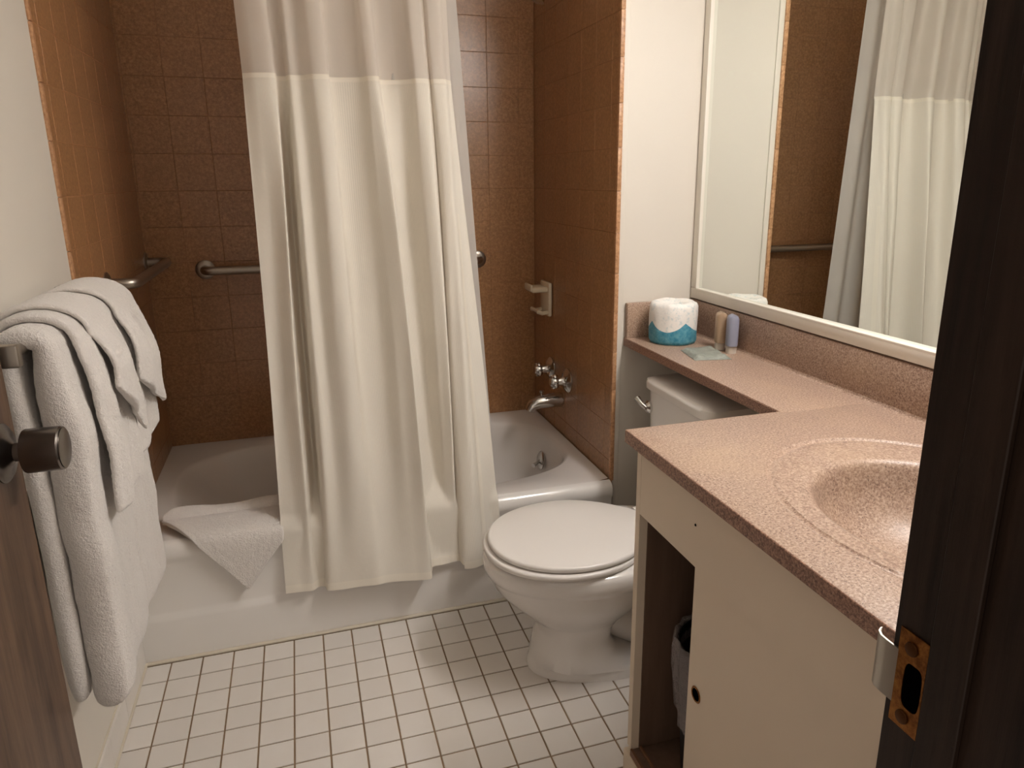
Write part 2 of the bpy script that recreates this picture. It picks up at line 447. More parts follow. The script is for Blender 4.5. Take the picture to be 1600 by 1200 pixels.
# tub spout, handles, shower head, soap dish
st = thing('tub_spout', 'chrome tub spout on the tiled faucet wall', 'faucet', (XF, .63, .50))
pts = [(XF, .63, .525), (XF-.05, .63, .527), (XF-.10, .63, .523), (XF-.125, .63, .512), (XF-.138, .63, .490)]
obj('spout_body', G().tube(pts, [.030, .029, .026, .023, .019], 24).g, CHROME, st)
obj('diverter_knob', G().lathe([(.004, 0), (.004, .012), (.009, .015), (.009, .022), (.0001, .024)], (XF-.085, .63, .548), (0, 0, 1), 16).g, CHROME, st)
for yy, zz, lb in ((.75, .628, 'farther of the two chrome faucet handles above the tub spout'), (.55, .628, 'nearer of the two chrome faucet handles above the tub spout')):
    t = thing('faucet_handle', lb, 'handle', (XF, yy, zz), 'bath faucet handles')
    obj('escutcheon', G().lathe([(.0001, 0), (.048, 0), (.048, .005), (.043, .010), (.040, .011), (.034, .017), (.020, .020), (.016, .026), (.014, .05), (.0001, .05)], (XF-.0, yy, zz), (-1, 0, 0), 32).g, CHROME, t)
    g = G(); g.lathe([(.0001, 0), (.014, 0), (.020, .006), (.020, .024), (.014, .032), (.0001, .032)], (XF-.045, yy, zz), (-1, 0, 0), 20)
    for k in range(4):
        a = PI/2*k+.4; d = Vector((0, math.cos(a), math.sin(a)))
        c = Vector((XF-.058, yy, zz)); g.tube([c+d*.008, c+d*.02, c+d*.029, c+d*.034], [.009, .008, .011, .004], 10)
    obj('cross_grip', g.g, CHROME, t)
sh = thing('shower', 'chrome shower head on a bent arm high on the faucet wall', 'shower', (XF, .64, 2.08))
obj('shower_arm', G().tube(bend([(XF, .64, 2.10), (XF-.05, .64, 2.10), (XF-.082, .64, 2.062)], .025), .010, 14).g, CHROME, sh)
obj('arm_flange', G().lathe([(.0001, 0), (.028, 0), (.022, .008), (.0001, .010)], (XF, .64, 2.10), (-1, 0, 0), 24).g, CHROME, sh)
obj('spray_head', G().lathe([(.0001, 0), (.014, 0), (.016, .015), (.034, .045), (.036, .055), (.0001, .058)], (XF-.078, .64, 2.066), (-.50, 0, -.86), 28).g, CHROME, sh)
sd = thing('soap_dish', 'almond ceramic soap dish with a washcloth bar on the tiled wall', 'soap dish', (XF, .80, .85))
g = G(); g.box(XF-.016, XF+.0, .745, .855, .850, .990, .006, 2); obj('back_plate', g.g, CER, sd)
g = G(); g.box(XF-.085, XF-.012, .752, .848, .950, .972, .009, 3); g.box(XF-.090, XF-.078, .757, .843, .955, .984, .006, 2); obj('tray', g.g, CER, sd)
g = G()
for yy in (.758, .842): g.tube([(XF-.012, yy, .868), (XF-.040, yy, .864), (XF-.060, yy, .872)], .0085, 12)
g.tube([(XF-.056, .755, .872), (XF-.056, .845, .872)], .008, 12); obj('cloth_bar', g.g, CER, sd)

# grab bars
def grab(pts, r, fl, axis, label, loc):
    t = thing('grab_bar', label, 'grab bar', loc, 'steel grab bars of the tub alcove')
    obj('bar', G().tube(bend(pts, .035, 8), r, 20).g, STEEL, t)
    for f in fl: obj('flange', G().lathe([(.0001, 0), (.036, 0), (.036, .004), (.031, .008), (.0185, .009), (.0001, .009)], f, axis, 36).g, STEEL, t)
xw = XL+.005
grab([(xw, .36, 1.108), (xw+.075, .36, 1.108), (xw+.075, .97, 1.108), (xw, .97, 1.108)], .0165, [(xw, .36, 1.108), (xw, .97, 1.108)], (1, 0, 0), 'steel grab bar along the left tiled wall beyond the towels', (xw, .66, 1.10))
yw = YB-.005
grab([(.123, yw, 1.072), (.123, yw-.06, 1.072), (1.19, yw-.06, 1.072), (1.19, yw, 1.072)], .0165, [(.123, yw, 1.072), (1.19, yw, 1.072)], (0, -1, 0), 'steel grab bar on the back tiled wall behind the curtain', (.65, yw, 1.07))

# ------------------------------------------------------------------ curtain, liner, rod
ROD = 2.20
TOPC = [(0.359, 0.263), (0.394, 0.238), (0.444, 0.233), (0.449, 0.293), (0.472, 0.293), (0.484, 0.26), (0.515, 0.261), (0.548, 0.223), (0.588, 0.223), (0.596, 0.277), (0.675, 0.26), (0.699, 0.223), (0.728, 0.223), (0.74, 0.293), (0.789, 0.288), (0.823, 0.26), (0.838, 0.235), (0.87, 0.236), (0.883, 0.254), (0.889, 0.235), (0.921, 0.231), (0.936, 0.249), (0.946, 0.258)]
BOTC = [(.342,.074),(.386,.070),(.421,.066),(.440,.082),(.459,.078),(.466,.052),(.509,.044),(.558,.043),(.612,.036),(.645,.040),(.690,.034),(.735,.024),(.782,.020),(.793,.066),(.825,.072),(.848,.076),(.865,.078),(.883,.080),(.888,.076),(.896,.045),(.932,.040),(.975,.060),(1.035,.084)]
def tprof(t, z):
    return crom(TOPC, t)
def curt(t, z):
    """t 0..22 across, z height"""
    xt, yt = tprof(t, z); xb, yb = crom(BOTC, t)
    f = (1.68-z)/(1.68-.175)
    if f >= 0:
        fy = f**.95
        x = xt+(xb-xt)*f; y = yt+(yb-yt)*fy
        mid = 4*f*(1-f)
        x += .010*mid*math.sin(t*1.1+f*3.0)*.5
        m2 = min(1, 5*f*(1-f))
        for tc0, wd0, am in ((3.7, .62, .062), (9.6, .9, .018), (14.4, .9, .044), (18.6, .42, .034), (1.0, .8, .014)): y += am*m2*math.exp(-((t-tc0)/wd0)**2)
        for tc0, wd0, am in ((5.3, .5, .024), (7.2, .9, .016), (12.3, .7, .030), (16.9, .6, .014), (20.4, .8, .016), (2.2, .6, .012)): y -= am*m2*math.exp(-((t-tc0)/wd0)**2)
        y += .006*mid*math.sin(t*1.3+f*2.1)+.002*mid*math.sin(t*4+f*9)
    else:
        g = -f/(ROD-1.68)*(1.68-.175)       # 0..1 to the rod
        xs = .368+(.945-.368)*(t/22)
        x = xt+(xs-xt)*g*.35 - .012*g; y = .262+(yt-.258)*(1-.35*g)
    lim = .087 if z < .388 else .087+(z-.388)*.9
    if y > lim: y = lim+(0 if z < .388 else min(.3*(y-lim), .002))
    return x, y
def sheet(zs_, t0, t1, nt, off=0.0):
    V = []; F = []; UV = []
    for z in zs_:
        for i in range(nt+1):
            t = t0+(t1-t0)*i/nt; x, y = curt(t, z); zz = z
            if z < .2: zz = z+.012*(t > 13 and t < 19)
            V.append((x, y-off, zz)); UV.append((t/22, z/2))
    for a in range(len(zs_)-1):
        for i in range(nt):
            q = a*(nt+1)+i; F.append((q, q+1, q+nt+2, q+nt+1))
    return (V, F), UV
zl = [1.68-(1.68-.175)*i/90 for i in range(91)]
sc = thing('shower_curtain', 'cream striped fabric shower curtain with a sheer header, bunched at the middle of the rod', 'curtain', (.65, .12, .17))
g_, uv = sheet(zl, 0, 22, 440); o = obj('curtain_panel', g_, CLOTH, sc, uv=uv, angle=180)
g_, uv = sheet([ROD-.005-(ROD-.005-1.682)*i/20 for i in range(21)], 0, 22, 440); obj('sheer_header', g_, SHEER, sc, 'sheer voile header band', uv=uv, angle=180)
g_, uv = sheet([1.689, 1.687, 1.677, 1.675], 0, 22, 440, .0015); obj('header_seam', g_, HEMM, sc, uv=uv, angle=180)
g_, uv = sheet([.199, .197, .177, .1745], 0, 22, 440, .0016); obj('bottom_hem', g_, HEMM, sc, uv=uv, angle=180)
g_, uv = sheet([1.30-(1.30-.176)*i/60 for i in range(61)], 20.75, 21.05, 6, .0022); obj('side_hem', g_, HEMM, sc, 'stitched side hem', uv=uv, angle=180)

V = []; F = []; UV = []; nl = 120
for a, z in enumerate([ROD-.01-(ROD-.01-.20)*i/40 for i in range(41)]):
    f = (ROD-z)/(ROD-.2)
    for i in range(nl+1):
        t = i/nl; x0_ = .42+.02*f; x1_ = .966+.112*f
        x = x0_+(x1_-x0_)*t; y = .312-.030*f+(.009+.008*f)*math.sin(t*38+.8*math.sin(t*9))
        if z < .39: y = max(y, .252)
        V.append((x, y, z)); UV.append((t, f))
for a in range(40):
    for i in range(nl):
        q = a*(nl+1)+i; F.append((q, q+1, q+nl+2, q+nl+1))
obj('curtain_liner', (V, F), LINER, None, 'grey-white plastic liner hanging inside the tub behind the cream curtain', 'curtain liner', uv=UV, angle=180)
rd = thing('curtain_rod', 'chrome shower curtain rod spanning the tub alcove above the curtain', 'rod', (.68, .266, ROD))
obj('rod_tube', G().tube([(XL+.006, .266, ROD+.012), (XF+.001, .266, ROD+.012)], .0145, 20).g, CHROME, rd)
for x, ax in ((XL+.005, 1), (XF, -1)): obj('flange', G().lathe([(.0001, 0), (.032, 0), (.024, .014), (.0001, .014)], (x, .266, ROD+.012), (ax, 0, 0), 24).g, CHROME, rd)

# ------------------------------------------------------------------ towels
tbar = thing('towel_bar', 'steel towel bar on the left wall under the hanging towels', 'towel bar', (XL, -.38, 1.13))
BX, BZ = .010, 1.132
obj('bar', G().tube([(BX, -.695, BZ), (BX, -.075, BZ)], .010, 16).g, STEEL, tbar)
for y in (-.69, -.08):
    obj('bracket', G().box(XL+.0, BX+.013, y-.011, y+.011, BZ-.022, BZ+.016, .004, 2).g, STEEL, tbar)
    obj('wall_plate', G().box(XL, XL+.006, y-.022, y+.022, BZ-.032, BZ+.032, .002).g, STEEL, tbar)

def smooth_noise(a, b, s=0): return math.sin(a*1.7+s)*.5+math.sin(a*3.1+b*1.3+s*2)*.3+math.sin(b*2.7+s*3)*.2
def drape(y0, y1, r, th, zf, zb, flare=.03, fan=0.0, folds=(), ny=26, skew=0.0, seed=0, bx=BX, bz=BZ, ysl=0.0, lift=0.0, tf=0.0, rv=.014, pinch=0.0):
    """cloth hung over the bar. zf(v): front hem height, zb(v): back hem height, r centre-line radius"""
    rows = []
    nf, na, nb = 34, 14, 16
    for iv in range(ny+1):
        v = iv/ny; y = y0+(y1-y0)*v; path = []
        zF, zB = zf(v), zb(v)
        for k in range(nf+1):                      # front, from the hem up
            s = k/nf; z = zF+(bz+lift-zF)*s; d = (1-s)
            path.append((bx+r-pinch*.6*min(1, d*2.5)+flare*math.sin(min(d*1.5, 1)*PI/2)+sum(a*math.exp(-((v-c)/w_)**2)*min(1, d*4+.25) for c, w_, a in folds), z, d))
        for k in range(1, na):
            a = PI*k/na; path.append((bx+r*math.cos(a), bz+lift+rv*math.sin(a), 0))
        for k in range(nb+1):
            s = k/nb; z = bz+lift-(bz+lift-zB)*s; path.append((bx-r+pinch*min(1, s*2.5), z, -s*.3))
        rows.append([(x+.0035*smooth_noise(z*16, v*9, seed)*(1 if d > 0 else .3), y+fan*(v-.5)*max(d, 0)+skew*max(d, 0)+.008*smooth_noise(z*9, v*3, seed+4)*max(d, 0)+ysl*(z-bz), z) for x, z, d in path])
    n = len(rows[0]); nv = len(rows)
    # thicken: outer and inner shells with rounded rims
    import mathutils
    def nrm(i, j):
        a = Vector(rows[min(i+1, nv-1)][j])-Vector(rows[max(i-1, 0)][j]); b = Vector(rows[i][min(j+1, n-1)])-Vector(rows[i][max(j-1, 0)])
        q = b.cross(a); return -q.normalized() if q.length else Vector((1, 0, 0))
    nf_ = 34; g = G(); loops = []
    # sweep a rounded cross-section along the path direction j: section in the i direction
    for j in range(n):
        ring = []
        ends = min(j, n-1-j); sh_ = min(1, math.sqrt(max(0, 1-(1-min(ends/1.6, 1))**2))) if ends < 2 else 1
        dd = rows[0][j][2]; k_ = max(0, min(1, (bz-dd)/.15))*(1 if j <= nf_ else 0)
        h = th/2*max(sh_, .25)*(1+tf*k_)
        for i in range(nv):
            e = min(i, nv-1-i)/nv*(y1-y0); k = 1 if e > th/2 else math.sqrt(max(0, 1-(1-e/(th/2))**2))
            ring.append(Vector(rows[i][j])+nrm(i, j)*h*max(k, .0))
        for i in range(nv-1, -1, -1):
            e = min(i, nv-1-i)/nv*(y1-y0); k = 1 if e > th/2 else math.sqrt(max(0, 1-(1-e/(th/2))**2))
            if e == 0: continue
            ring.append(Vector(rows[i][j])-nrm(i, j)*h*max(k, .0))
        loops.append(ring)
    g.rings(loops, True, True, True)
    return g.g
def towel(name, label, cat, grp, *a, **k):
    o = obj(name, drape(*a, **k), TERRY, None, label, cat, angle=180)
    o['group'] = grp
    md = o.modifiers.new('soft', 'SUBSURF'); md.levels = 1; md.render_levels = 1
    tx = D.textures.new('pile', 'CLOUDS'); tx.noise_scale = .006; tx.noise_depth = 1
    dm = o.modifiers.new('pile', 'DISPLACE'); dm.texture = tx; dm.strength = .0025; dm.mid_level = .5
    return o
towel('bath_towel', 'long white bath towel hanging nearest the door edge behind the knob', 'towel', 'bath towels on the bar',
      -.655, -.375, .030, .036, lambda v: .405+.02*v, lambda v: .415, .012, 0, [(.18, .16, .010), (.75, .16, .004)], ny=40, seed=1, tf=.8, rv=.014, pinch=.016)
towel('bath_towel', 'long white bath towel hanging nearest the tub, its front in two layers', 'towel', 'bath towels on the bar',
      -.358, -.125, .030, .036, lambda v: .425+.012*math.sin(v*9), lambda v: .415, .012, 0.04, [(.25, .12, .010), (.72, .10, .012)], ny=40, seed=2, tf=.5, rv=.014, pinch=.016)
towel('hand_towel', 'white hand towel over the near bath towel, its lower corner behind the knob', 'towel', 'hand towels on the bar',
      -.590, -.372, .062, .016, lambda v: .79-.0*v, lambda v: .95, .026, .03, [(.2, .15, .016), (.75, .12, .010)], ny=32, seed=3, rv=.040)
towel('hand_towel', 'white hand towel over the far bath towel, beside the brown tile', 'towel', 'hand towels on the bar',
      -.362, -.130, .062, .016, lambda v: .815+.02*v, lambda v: .95, .022, .03, [(.3, .15, .012), (.8, .1, .010)], ny=32, seed=5, rv=.040)
towel('washcloth', 'small white washcloth on top of the near hand towel, a corner hanging in a point', 'towel', 'washcloths on the bar',
      -.545, -.385, .0785, .011, lambda v: 1.03-.15*v, lambda v: 1.06, .034, .02, [(.35, .2, .014)], ny=30, seed=3, tf=.2, rv=.054)
towel('washcloth', 'small white washcloth on top of the far hand towel, highest on the bar', 'towel', 'washcloths on the bar',
      -.335, -.150, .0785, .011, lambda v: .99-.12*v, lambda v: 1.06, .030, .05, [(.3, .2, .014), (.85, .1, .008)], ny=30, seed=5, tf=.2, rv=.054)

# folded bath mat on the tub rim
def tubmat():
    rows = []; nu, nv_ = 48, 44; tip = .66
    for i in range(nu+1):
        u = i/nu
        base = [(.262, .382), (.268, .402), (.250, .416+.006*math.sin(u*9)), (.226, .412), (.212, .400), (.200, .404), (.160, .402), (.125, .396), (.096, .386), (.086, .362), (.0855, .30), (.085, .20)]
        P = [crom(base, 11*k/66) for k in range(67)]
        cum = [0]
        for a, b in zip(P, P[1:]): cum.append(cum[-1]+math.hypot(a[0]-b[0], a[1]-b[1]))
        full = cum[-1]; s0 = .075*max(0, 1-u/.26)**1.3
        s1 = .095+(full-.095)*(u/tip) if u < tip else full-.150*((u-tip)/(1-tip))
        row = []
        for k in range(nv_+1):
            q = s0+(s1-s0)*k/nv_; m = next((n for n in range(1, 67) if cum[n] >= q), 66)
            f = (q-cum[m-1])/max(1e-9, cum[m]-cum[m-1]); y = P[m-1][0]+(P[m][0]-P[m-1][0])*f; z = P[m-1][1]+(P[m][1]-P[m-1][1])*f
            x = .006+.350*u; hang = max(0, (q-.19)/.16)
            w_ = .0022*smooth_noise(x*30, k*.4, 2)
            row.append((x+(.24-x)*.10*hang, y-abs(w_)*.6, z+abs(w_)*.6))
        rows.append(row)
    return rows
rows = tubmat(); V = [p for r in rows for p in r]; nn = len(rows[0]); F = []
for i in range(len(rows)-1):
    for j in range(nn-1): F.append((i*nn+j, i*nn+j+1, (i+1)*nn+j+1, (i+1)*nn+j))
tm = obj('bath_mat', (V, F), TERRY, None, 'white terry bath mat folded over the tub rim with a pointed flap', 'bath mat', angle=180)
md = tm.modifiers.new('thick', 'SOLIDIFY'); md.thickness = .012; md.offset = 0
md = tm.modifiers.new('soft', 'SUBSURF'); md.levels = 1; md.render_levels = 1
tx = D.textures.new('pile2', 'CLOUDS'); tx.noise_scale = .006
dm = tm.modifiers.new('pile', 'DISPLACE'); dm.texture = tx; dm.strength = .0015; dm.mid_level = .5

# ------------------------------------------------------------------ toilet
TY = -.262
def egg(xf, xb, hw, z, N_=64, y=TY, bw=.62, p=2.2):
    """outline with a round front at xf (small x) and a flatter back at xb"""
    out = []; xm = xf+(xb-xf)*.46
    for k in range(N_):
        t = 2*PI*k/N_; c, s_ = math.cos(t), math.sin(t)
        if c < 0: x = xm+(xm-xf)*c; yy = hw*math.copysign(abs(s_)**(2/2.1), s_)
        else:
            x = xm+(xb-xm)*math.copysign(abs(c)**(2/p), c); wd_ = hw*(1-(1-bw)*c*c); yy = wd_*math.copysign(abs(s_)**(2/p), s_)
        out.append((x, y+yy, z))
    return out
to = thing('toilet', 'white toilet with closed lid between the tub and the vanity cabinet', 'toilet', (1.25, TY, 0))
rs = []
for xf, xb, hw, z, bw, p in ((1.014, 1.64, .147, 0.0, .80, 3), (1.016, 1.64, .146, .014, .80, 3), (1.021, 1.62, .142, .024, .82, 3), (1.026, 1.33, .139, .036, .90, 3.8), (1.036, 1.268, .132, .07, .92, 4), (1.047, 1.25, .124, .12, .92, 4), (1.044, 1.26, .126, .155, .9, 4),
    (1.022, 1.29, .136, .178, .9, 3.2), (.992, 1.34, .158, .205, .82, 2.6), (.945, 1.42, .182, .250, .75, 2.3), (.918, 1.48, .197, .285, .70, 2.2), (.905, 1.52, .205, .315, .70, 2.2), (.900, 1.54, .208, .324, .70, 2.3), (.894, 1.55, .213, .330, .70, 2.3), (.890, 1.58, .2165, .345, .70, 2.4), (.889, 1.58, .217, .365, .70, 2.4), (.893, 1.58, .213, .377, .70, 2.4), (.906, 1.575, .204, .383, .70, 2.4), (.93, 1.56, .18, .384, .7, 2.4)):
    rs.append(egg(xf, xb, hw, z, 64, TY, bw, p))
obj('bowl', G().rings(rs, True, True, True).g, PORC, to, angle=60)
g = G()   # trapway bulge at the back and foot
g.tube([(1.22, TY, .22), (1.27, TY, .13), (1.34, TY, .085), (1.42, TY, .12), (1.48, TY, .20), (1.54, TY, .18), (1.60, TY, .08), (1.61, TY, .02)], [.05, .062, .068, .068, .066, .062, .060, .058], 24)
obj('trapway', g.g, PORC, to, angle=60)
def slab(xf, xb, hw, z0, z1, b, bw=.55, p=2.3, y=TY):
    return [egg(xf+b, xb-b, hw-b, z0, 64, y, bw, p), egg(xf, xb, hw, z0+b*.7, 64, y, bw, p), egg(xf, xb, hw, z1-b, 64, y, bw, p), egg(xf+b*.35, xb-b*.35, hw-b*.35, z1-b*.25, 64, y, bw, p), egg(xf+b*1.2, xb-b*1.2, hw-b*1.2, z1, 64, y, bw, p), egg(xf+.12, xb-.12, hw-.09, z1+.002, 64, y, bw, p)]
obj('seat', G().rings(slab(.893, 1.40, .214, .386, .403, .005), True, True, True).g, SEAT, to, angle=60)
obj('lid', G().rings(slab(.906, 1.405, .206, .4055, .4225, .0055), True, True, True).g, SEAT, to, angle=60)
for dy in (-.075, .075): obj('hinge', G().box(1.385, 1.43, TY+dy-.022, TY+dy+.022, .383, .418, .008, 2).g, SEAT, to)
TKY = -.236
g = G(); g.rings([superell(1.600, TKY, .115, .160, 6, 48, .383), superell(1.600, TKY, .118, .163, 6, 48, .40), superell(1.598, TKY, .122, .176, 7, 48, .60), superell(1.598, TKY, .124, .186, 7, 48, .765)], True, True, True)
obj('tank', g.g, PORC, to, angle=50)
g = G(); g.rings([superell(1.598, TKY, .127, .191, 8, 48, .764), superell(1.598, TKY, .132, .197, 8, 48, .768), superell(1.598, TKY, .132, .197, 8, 48, .786), superell(1.598, TKY, .130, .195, 8, 48, .795), superell(1.598, TKY, .118, .176, 8, 48, .802), superell(1.598, TKY, .03, .06, 4, 48, .803)], True, True, True)
obj('tank_lid', g.g, PORC, to, angle=50)
fl = obj('flush_lever', G().lathe([(.0001, 0), (.021, 0), (.021, .007), (.014, .014), (.0001, .015)], (1.476, -.085, .708), (-1, 0, 0), 20).g, CHROME, to, 'chrome flush lever')
obj('lever_arm', G().tube([(1.463, -.087, .707), (1.455, -.078, .714), (1.450, -.062, .724), (1.449, -.052, .728)], [.008, .008, .009, .011], 12).g, CHROME, fl)
obj('bolt_cap', G().lathe([(.0001, 0), (.016, 0), (.014, .012), (.0001, .018)], (1.33, TY-.105, .028), (0, 0, 1), 16).g, PORC, to)

# ------------------------------------------------------------------ vanity cabinet
XC = 1.122; y0c, y1c = YD+.001, -.720
vc = thing('vanity_cabinet', 'cream laminate vanity cabinet with a sliding door open at its left end', 'cabinet', (1.44, -1.17, 0))
obj('side_panel', G().box(XC, XR-.002, y1c-.020, y1c, .085, .853, .001).g, CABW, vc)
obj('side_lining', G().box(XC+.020, XR-.004, y1c-.024, y1c-.0202, .087, .85).g, CABD, vc, 'dark brown inside lining')
obj('top_rail', G().box(XC, XC+.018, y0c, y1c-.0202, .700, .853, .0008).g, CABW, vc)
obj('bottom_panel', G().box(XC+.004, XR-.004, y0c, y1c-.0202, .070, .085).g, CABD, vc)
obj('back_panel', G().box(XR-.012, XR-.003, y0c, y1c-.0245, .086, .85).g, CABD, vc)
obj('partition', G().box(XC+.03, XR-.014, -1.33, -1.315, .086, .84).g, CABD, vc)
obj('plinth', G().box(XC-.006, XR-.004, y0c, y1c+.008, 0, .0695, .002).g, CABW, vc)
g = G(); g.box(XC-.002, XC+.0035, y0c, y1c-.021, .0700, .088); g.box(XC+.0205, XC+.025, y0c, y1c-.025, .0855, .094)
obj('door_track', g.g, TRACK, vc, 'brown sliding door track')
d1 = obj('sliding_door', G().box(XC+.0045, XC+.0175, -1.56, -.966, .0865, .6985, .0008).g, CABW, vc)
obj('finger_pull', G().lathe([(.0145, 0), (.0165, .0012), (.0150, .0024), (.0128, .0018), (.0122, -.004), (.0001, -.004)], (XC+.0047, -.998, .438), (-1, 0, 0), 28, False).g, BRASS, d1, 'recessed round brass finger pull')
obj('pull_well_shade', G().lathe([(.0001, 0), (.0122, 0), (.0122, .0006), (.0001, .0006)], (XC+.0038, -.998, .438), (-1, 0, 0), 24).g, DARKM, d1)  # flat black disc painting the shade of the finger pull
obj('sliding_door', G().box(XC+.0275, XC+.040, y0c, -1.18, .0955, .6985, .0008).g, CABW, vc)
obj('screw', G().lathe([(.0001, 0), (.0028, 0), (.002, .0012), (.0001, .0012)], (XC, -.967, .784), (-1, 0, 0), 10).g, DARKM, vc)

# ------------------------------------------------------------------ counter with sink
XO, ZT, ZB_ = 1.100, .885, .855
YN, YFAR = YD+.0005, -.703
def top():
    N_ = 128; sx, sy = 1.440, -1.225
    x0, x1, y0, y1 = XO, XR-.001, YN, YFAR
    E = lambda cx, cy, a, b, z: superell(cx, cy, a, b, 2.0, N_, z)
    def rect(i, z, q_=1.0):
        out = []
        for k in range(N_):
            t = 2*PI*k/N_; dx, dy = .27*math.cos(t), .35*math.sin(t); q = 1e9
            X0, X1, Y0, Y1 = x0+i, x1, y0, y1-i
            if dx > 1e-9: q = min(q, (X1-sx)/dx)
            if dx < -1e-9: q = min(q, (X0-sx)/dx)
            if dy > 1e-9: q = min(q, (Y1-sy)/dy)
            if dy < -1e-9: q = min(q, (Y0-sy)/dy)
            out.append([sx+dx*q, sy+dy*q, z])
        for cx, cy in ((X0, Y0), (X1, Y0), (X1, Y1), (X0, Y1)):      # snap nearest vertex onto each corner
            p = min(out, key=lambda p: (p[0]-cx)**2+(p[1]-cy)**2); p[0], p[1] = cx, cy
        return [tuple(p) for p in out]
    hx, hy = 1.425, -1.225
    rs = [E(hx, hy, .02, .024, .748), E(hx, hy, .08, .095, .752), E(hx, hy, .125, .15, .768), E(hx, hy, .160, .188, .798), E(hx, hy, .178, .208, .835),
          E(hx, hy, .186, .217, .862), E(hx, hy, .190, .222, .874), E(hx, hy, .196, .228, .8805), E(hx+.001, hy, .204, .238, .8825), E(sx-.006, sy, .225, .275, .8828), E(sx, sy, .248, .312, .8835),
          E(sx, sy, .2515, .3205, .8840), E(sx, sy, .254, .3245, .8815), E(sx, sy, .2585, .3295, .8805), E(sx, sy, .263, .3345, .882), E(sx, sy, .2665, .3385, .8855), E(sx, sy, .270, .342, .8852)]
    # limit the outer sink rings at the door wall
    rs = [[(p[0], max(p[1], y0+.004), p[2]) for p in r] for r in rs]
    rs.append(rect(.004, ZT)); rs.append(rect(.001, ZT-.0012)); 
    g = G(); g.rings(rs, True, True, False)
    return g
ct = thing('vanity_countertop', 'speckled tan stone-look counter with an oval basin and a narrow shelf over the toilet tank', 'countertop', (1.43, -.75, .855))
obj('sink_deck', top().g, COUNTER, ct, 'counter top with moulded oval basin', angle=50)
g = G(); g.box(1.4852, XR-.001, YFAR-.014, YW-.002, .862, ZT+.0003, .0002); obj('tank_shelf', g.g, COUNTER, ct, 'narrow shelf over the toilet tank')
g = G(); g.box(XO-.001, XO+.016, YN, YFAR+.001, ZB_, ZT-.001, .0015); g.box(XO+.0165, 1.4845, YFAR-.016, YFAR+.001, ZB_, ZT-.001, .0015)
g.box(1.484, 1.497, YFAR+.0015, YW-.002, ZB_+.002, ZT-.0008, .0015); obj('front_edge', g.g, CEDGE, ct, 'darker speckled counter edge')
g = G(); g.box(XR-.022, XR-.0012, YN, YW-.002, ZT-.001, 1.003, .003, 2)
V = g.V
obj('backsplash', g.g, COUNTER, ct, 'backsplash under the mirror')
obj('end_splash', G().box(1.487, XR-.0225, YW-.021, YW-.0015, ZT-.001, 1.003, .003, 2).g, COUNTER, ct, 'backsplash on the white end wall')
g = G(); pr_ = [(0, 0), (.010, 0), (.0055, .0018), (.0018, .0055), (0, .010)]
L = [[(XR-.022-a, y, ZT-.0006+b) for a, b in pr_] for y in (YN, YW-.022)]; g.rings(L, True); obj('cove_bead', g.g, COUNTER, ct)
obj('drain', G().lathe([(.0001, 0), (.024, 0), (.022, .003), (.0001, .001)], (1.425, -1.225, .7485), (0, 0, 1), 24).g, CHROME, ct)

# ------------------------------------------------------------------ mirror
mt_ = thing('mirror', 'large wall mirror in a white frame above the counter', 'mirror', (XR, -.73, 1.006))
MY0, MY1, MZ0, MZ1 = YD+.004, YW-.003, 1.008, 2.06; fw = .036
mg = G().box(XR-.012, XR-.004, MY0+.01, MY1-.012, MZ0+.01, MZ1-.01)
mg.V = [(x+.009-.0078*(y-MY0), y, z) for x, y, z in mg.V]
obj('mirror_glass', mg.g, GLASS, mt_, smooth=False)
def fprof(a, b, horiz, inner):
    pass
g = G(); xo = XR-.026
for (ya, yb, za, zb_) in ((MY0, MY1, MZ0, MZ0+fw), (MY0, MY1, MZ1-fw, MZ1), (MY1-fw, MY1, MZ0+fw+.0003, MZ1-fw-.0003), (MY0, MY0+fw, MZ0+fw+.0003, MZ1-fw-.0003)):
    pc = obj('frame_rail', G().box(xo, XR-.0015, ya, yb, za, zb_, .0025, 2).g, FRAME, mt_)
g = G(); i1 = fw
g.box(xo-.003, xo+.02, MY0+i1, MY1-i1, MZ0+i1-.006, MZ0+i1+.001, .0015); g.box(xo-.003, xo+.02, MY1-i1-.001, MY1-i1+.006, MZ0+i1, MZ1-i1, .0015)
obj('inner_lip', g.g, FRAME, mt_, 'raised inner lip of the frame')

